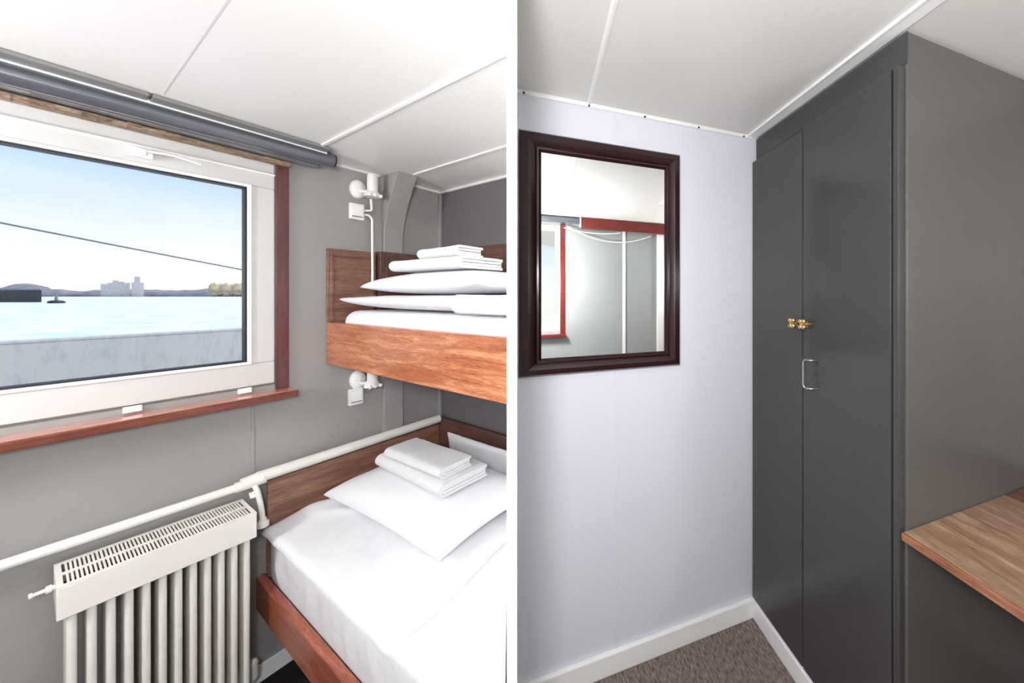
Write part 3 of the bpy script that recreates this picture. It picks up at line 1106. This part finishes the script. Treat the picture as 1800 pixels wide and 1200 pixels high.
for x in (-0.06, 0.19, 0.432, 0.696, 0.944):
    bm = B()
    lathe(bm, (x, YP - 0.012, CH - 0.0135), (0, -1, 0), [(0, 0.0045), (0.003, 0.0045), (0.004, 0.002)], 10)
    obj('screw', bm, 'screw', tr)
bm = B()
box(bm, (0.972, 0.1, CH - 0.006), (XC, YP, CH))
box(bm, (0.966, 0.1, CH - 0.011), (0.975, YP, CH))
struct('trim_9', bm, 'white', 'R', bevel=0.002)
bm = B()
box(bm, (0.181, BY, CH - 0.004), (0.199, YP - 0.012, CH))
box(bm, (0.186, BY, CH - 0.007), (0.194, YP - 0.012, CH))
struct('trim_10', bm, 'white', 'R', bevel=0.001)
bm = B()
box(bm, (0.298, YP - 0.0035, 0.09), (0.316, YP, CH - 0.016))
struct('trim_11', bm, 'wall_white', 'R', bevel=0.0015)
bm = B()
box(bm, (0.835, BY, 0), (0.865, BY + 0.012, CH))
struct('trim_12', bm, 'white', 'R', bevel=0.002)
bm = B()
box(bm, (1.225, BY, 0), (1.30, BY + 0.03, 2.285))
struct('trim_13', bm, 'white', 'R', bevel=0.003)

# window 2, behind the camera, seen in the mirror
bm = B()
x0, x1, z0, z1 = W2
box(bm, (x0, BY - 0.045, z0), (x1, BY + 0.004, z0 + 0.05))
box(bm, (x0, BY - 0.045, z1 - 0.05), (x1, BY + 0.004, z1))
box(bm, (x0, BY - 0.045, z0 + 0.05), (x0 + 0.05, BY + 0.004, z1 - 0.05))
box(bm, (x1 - 0.05, BY - 0.045, z0 + 0.05), (x1, BY + 0.004, z1 - 0.05))
w2 = struct('window_2', bm, 'pvc', 'R', bevel=0.004)
bm = B()
box(bm, (x0 + 0.05, BY - 0.03, z0 + 0.05), (x1 - 0.05, BY - 0.025, z1 - 0.05))
obj('pane', bm, 'glass', w2)
bm = B()
box(bm, (x1, BY, z0 - 0.02), (x1 + 0.042, BY + 0.015, z1 + 0.015))
obj('side_casing', bm, 'pelmet', w2, bevel=0.002)
bm = B()
box(bm, (x0 - 0.04, BY, z0 - 0.045), (x1 + 0.05, BY + 0.07, z0 - 0.02))
obj('sill', bm, 'pelmet', w2, bevel=0.003)
r2 = thing('roller_blind', 'grey rolled-up blind above the second window, seen in the mirror', 'blind', (0, BY + 0.04, 2.36), 'R')
bm = B()
tube(bm, [(-0.52, BY + 0.04, 2.362), (0.375, BY + 0.04, 2.362)], 0.03, 20)
obj('blind_tube', bm, 'blind', r2, smooth=40)
bm = B()
box(bm, (0.377, BY + 0.005, 2.30), (0.39, BY + 0.07, 2.398))
obj('bracket', bm, 'white', r2, bevel=0.003)
pm = thing('pelmet', 'red-brown wooden curtain board under the ceiling, seen in the mirror', 'curtain board', (0.85, BY + 0.05, 2.3), 'R')
bm = B()
box(bm, (0.40, BY + 0.05, 2.285), (1.55, BY + 0.07, 2.397))
obj('front_board', bm, 'pelmet', pm, bevel=0.002)
bm = B()
box(bm, (0.40, BY + 0.002, 2.378), (1.55, BY + 0.05, 2.397))
obj('top_board', bm, 'pelmet', pm)
for (k, xa, xb, za, zb, sag, lab) in ((0, 0.26, 1.15, 2.30, 2.262, 0.11, 'white cord sagging deepest below the red curtain board in the mirror'),
                                      (1, 0.22, 0.80, 2.285, 2.27, 0.03, 'white cord hanging almost straight below the red curtain board in the mirror')):
    bm = B()
    path = []
    for i in range(25):
        t = i / 24
        path.append((xa + (xb - xa) * t, BY + 0.03 + k * 0.012, za + (zb - za) * t - sag * 4 * t * (1 - t)))
    tube(bm, path, 0.0045, 8)
    tag(obj('cord', bm, 'white', base=(xa, BY + 0.03, za), room='R', smooth=60), lab, 'cord')

# ------------------------------------------------------------------ mirror
mr = thing('wall_mirror', 'rectangular wall mirror in a dark mahogany frame on the pale wall', 'mirror', (0.26, YP, 1.76), 'R')
mx0, mx1, mz0, mz1 = -0.078, 0.601, 1.284, 2.243
ix0, ix1, iz0, iz1 = 0.004, 0.526, 1.352, 2.168


def frame_side(a, b_, c, d, name):
    """Mitred moulding between outer corners a, b and inner corners d, c."""
    bm = B()
    prof = [(0.0, 0.0), (0.0, 0.014), (0.12, 0.026), (0.42, 0.030), (0.62, 0.022), (0.74, 0.012), (0.80, 0.016), (0.88, 0.016), (1.0, 0.006), (1.0, 0.0)]
    r1 = [bm.verts.new((a[0] + (d[0] - a[0]) * t, YP - h_, a[1] + (d[1] - a[1]) * t)) for t, h_ in prof]
    r2_ = [bm.verts.new((b_[0] + (c[0] - b_[0]) * t, YP - h_, b_[1] + (c[1] - b_[1]) * t)) for t, h_ in prof]
    n = len(prof)
    for i in range(n):
        bm.faces.new((r1[i], r1[(i + 1) % n], r2_[(i + 1) % n], r2_[i]))
    bm.faces.new(r1)
    bm.faces.new(r2_[::-1])
    bmesh.ops.recalc_face_normals(bm, faces=bm.faces[:])
    return obj(name, bm, 'frame_wood', mr, smooth=35)


A_, B_, C_, D_ = (mx0, mz1), (mx1, mz1), (mx1, mz0), (mx0, mz0)
a_, b2, c_, d_ = (ix0, iz1), (ix1, iz1), (ix1, iz0), (ix0, iz0)
frame_side(A_, B_, b2, a_, 'frame_rail')
frame_side(C_, D_, d_, c_, 'frame_rail')
frame_side(B_, C_, c_, b2, 'frame_stile')
frame_side(D_, A_, a_, d_, 'frame_stile')
bm = B()
box(bm, (ix0 - 0.006, YP - 0.006, iz0 - 0.006), (ix1 + 0.006, YP - 0.001, iz1 + 0.006))
obj('mirror_glass', bm, 'mirror', mr)

# ------------------------------------------------------------------ wardrobe
wd = thing('wardrobe', 'tall charcoal built-in wardrobe with two doors beside the pale wall', 'wardrobe', (1.3, 1.0, 0), 'R')
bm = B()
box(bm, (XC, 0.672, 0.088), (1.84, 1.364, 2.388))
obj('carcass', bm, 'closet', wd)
bm = B()
box(bm, (XC - 0.002, 0.648, 2.292), (XC + 0.003, 1.364, 2.388))
obj('fascia', bm, 'closet', wd, bevel=0.002)
bm = B()
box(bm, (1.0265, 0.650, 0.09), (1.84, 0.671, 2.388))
obj('side_panel', bm, 'closet_side_lit', wd, bevel=0.003)
bm = B()
box(bm, (1.0, 1.0335, 0.092), (1.024, 1.362, 2.27))
d1 = obj('door', bm, 'closet', wd, bevel=0.0025)
bm = B()
box(bm, (1.0, 0.680, 0.092), (1.024, 1.0295, 2.288))
d2 = obj('door', bm, 'closet', wd, bevel=0.0025)
bm = B()
box(bm, (1.0, 0.656, 0.092), (1.0255, 0.675, 2.289))
obj('corner_post', bm, 'closet', wd, bevel=0.004)


def knob(y, z, door):
    bm = B()
    lathe(bm, (1.0, y, z), (-1, 0, 0), [(0, 0.012), (0.004, 0.012), (0.006, 0.007), (0.018, 0.007), (0.022, 0.011), (0.03, 0.010), (0.033, 0.003)], 14)
    for k in range(4):
        a = PI / 4 + k * PI / 2
        ball(bm, (1.0 - 0.026, y + 0.012 * math.cos(a), z + 0.016 * math.sin(a)), 0.0105)
    o = obj('knob', bm, 'brass', door, smooth=50)
    o['label'] = 'small brass clover-shaped knob'


knob(1.062, 1.488, d1)
knob(1.006, 1.488, d2)
bm = B()
tube(bm, rounded_path([(1.0, 0.957, 1.352), (0.974, 0.965, 1.352), (0.966, 0.992, 1.352), (0.966, 0.992, 1.243), (0.974, 0.965, 1.243), (1.0, 0.957, 1.243)], 0.012), 0.0042, 10)
hd = obj('handle', bm, 'chrome', d2, smooth=60)
hd['label'] = 'chrome bow handle'

# ------------------------------------------------------------------ desk
dk = thing('desk', 'worn wooden desk top fixed against the side of the charcoal wardrobe', 'desk', (1.4, 0.3, 0.9), 'R')
bm = B()
box(bm, (1.008, -0.25, 0.884), (1.527, 0.649, 0.905))
obj('desk_top', bm, 'desk', dk, bevel=0.003)
bm = B()
box(bm, (0.998, -0.25, 0.882), (1.008, 0.6495, 0.9055))
obj('front_edge', bm, 'desk_edge', dk, bevel=0.003)
bm = B()
box(bm, (1.5285, -0.25, 0.884), (1.848, 0.649, 0.9055))
obj('dark_plank', bm, 'desk_dark', dk, bevel=0.003)
bm = B()
box(bm, (1.82, -0.25, 0.84), (1.848, 0.649, 0.883))
obj('wall_batten', bm, 'desk_dark', dk)

# ------------------------------------------------------------------ added fill lamps, unseen behind the camera
def fill_globe(p, d, room, label, power, r=0.11):
    """Added, unseen fill globe on a short wall arm; p on the wall, d points into the room."""
    p, d = Vector(p), Vector(d)
    t_ = thing('fill_globe_lamp', label, 'lamp', tuple(p), room, None)
    bm = B()
    lathe(bm, p, d, [(0, 0.06), (0.015, 0.06), (0.022, 0.05), (0.024, 0.016), (0.06, 0.016)], 24)
    obj('wall_plate', bm, 'white', t_, smooth=40)
    bm = B()
    ball(bm, p + d * (0.055 + r), r)
    nm = 'fill_glow_%d' % int(power)
    if nm not in M:
        M[nm] = emis(nm, (250, 250, 252), power)
    obj('fill_globe_glass', bm, nm, t_, smooth=180)


fill_globe((-1.6, -1.0, 1.72), (0, 1, 0), 'L', 'added unseen fill globe on the near wall by the sea window', 74)  # added to brighten the window side
fill_globe((1.62, -0.687, 1.8), (0, 1, 0), 'R', 'added unseen fill globe on the wall behind the desk', 30)  # added to brighten the desk and wardrobe side
t_ = thing('fill_pendant', 'added unseen fill globe hanging from the ceiling on a thin cord', 'lamp', (-0.125, -0.17, CH), 'R')  # unseen pendant added to brighten both rooms
bm = B()
lathe(bm, (-0.125, -0.17, CH), (0, 0, -1), [(0, 0.05), (0.02, 0.045), (0.03, 0.01)], 20)
obj('ceiling_rose', bm, 'white', t_, smooth=40)
bm = B()
tube(bm, [(-0.125, -0.17, CH - 0.03), (-0.125, -0.17, 1.86)], 0.004, 8)
obj('fill_pendant_cord', bm, 'white', t_, smooth=60)
bm = B()
ball(bm, (-0.125, -0.17, 1.77), 0.10)
M['fill_pendant_glow'] = emis('fill_pendant_glow', (250, 250, 252), 150)
obj('fill_globe_glass', bm, 'fill_pendant_glow', t_, smooth=180)

# ------------------------------------------------------------------ sky
w = bpy.data.worlds.new('sky')
S.world = w
w.use_nodes = True
nt = w.node_tree
bg = nt.nodes['Background']
tc = nt.nodes.new('ShaderNodeTexCoord')
sep = nt.nodes.new('ShaderNodeSeparateXYZ')
nt.links.new(tc.outputs['Generated'], sep.inputs[0])
rp = nt.nodes.new('ShaderNodeValToRGB')
e = rp.color_ramp.elements
e[0].position, e[0].color = 0.0, s2l((255, 253, 250))
e[1].position, e[1].color = 0.45, s2l((140, 188, 240))
for p_, c_ in ((0.06, (252, 253, 255)), (0.11, (238, 245, 253)), (0.155, (222, 236, 252)), (0.21, (192, 219, 250)), (0.27, (172, 208, 248))):
    k = e.new(p_)
    k.color = s2l(c_)
nt.links.new(sep.outputs['Z'], rp.inputs['Fac'])
nt.links.new(rp.outputs['Color'], bg.inputs['Color'])
bg.inputs['Strength'].default_value = 0.95

# daylight falling through the second window behind the camera is the sky itself; a low sun lights the far shore
sun = bpy.data.lights.new('sun', 'SUN')
sun.energy = 3.5
sun.angle = math.radians(2)
sun.color = (1.0, 0.97, 0.94)
so = bpy.data.objects.new('sun', sun)
COL.objects.link(so)
so.rotation_euler = (0, math.radians(30), math.radians(50))

vs = S.view_settings
vs.view_transform = 'Standard'
vs.look = 'None'
vs.exposure = 0.25
vs.gamma = 1.0
vs.use_curve_mapping = False
S.cycles.max_bounces = 12
S.cycles.diffuse_bounces = 8
S.cycles.transparent_max_bounces = 8
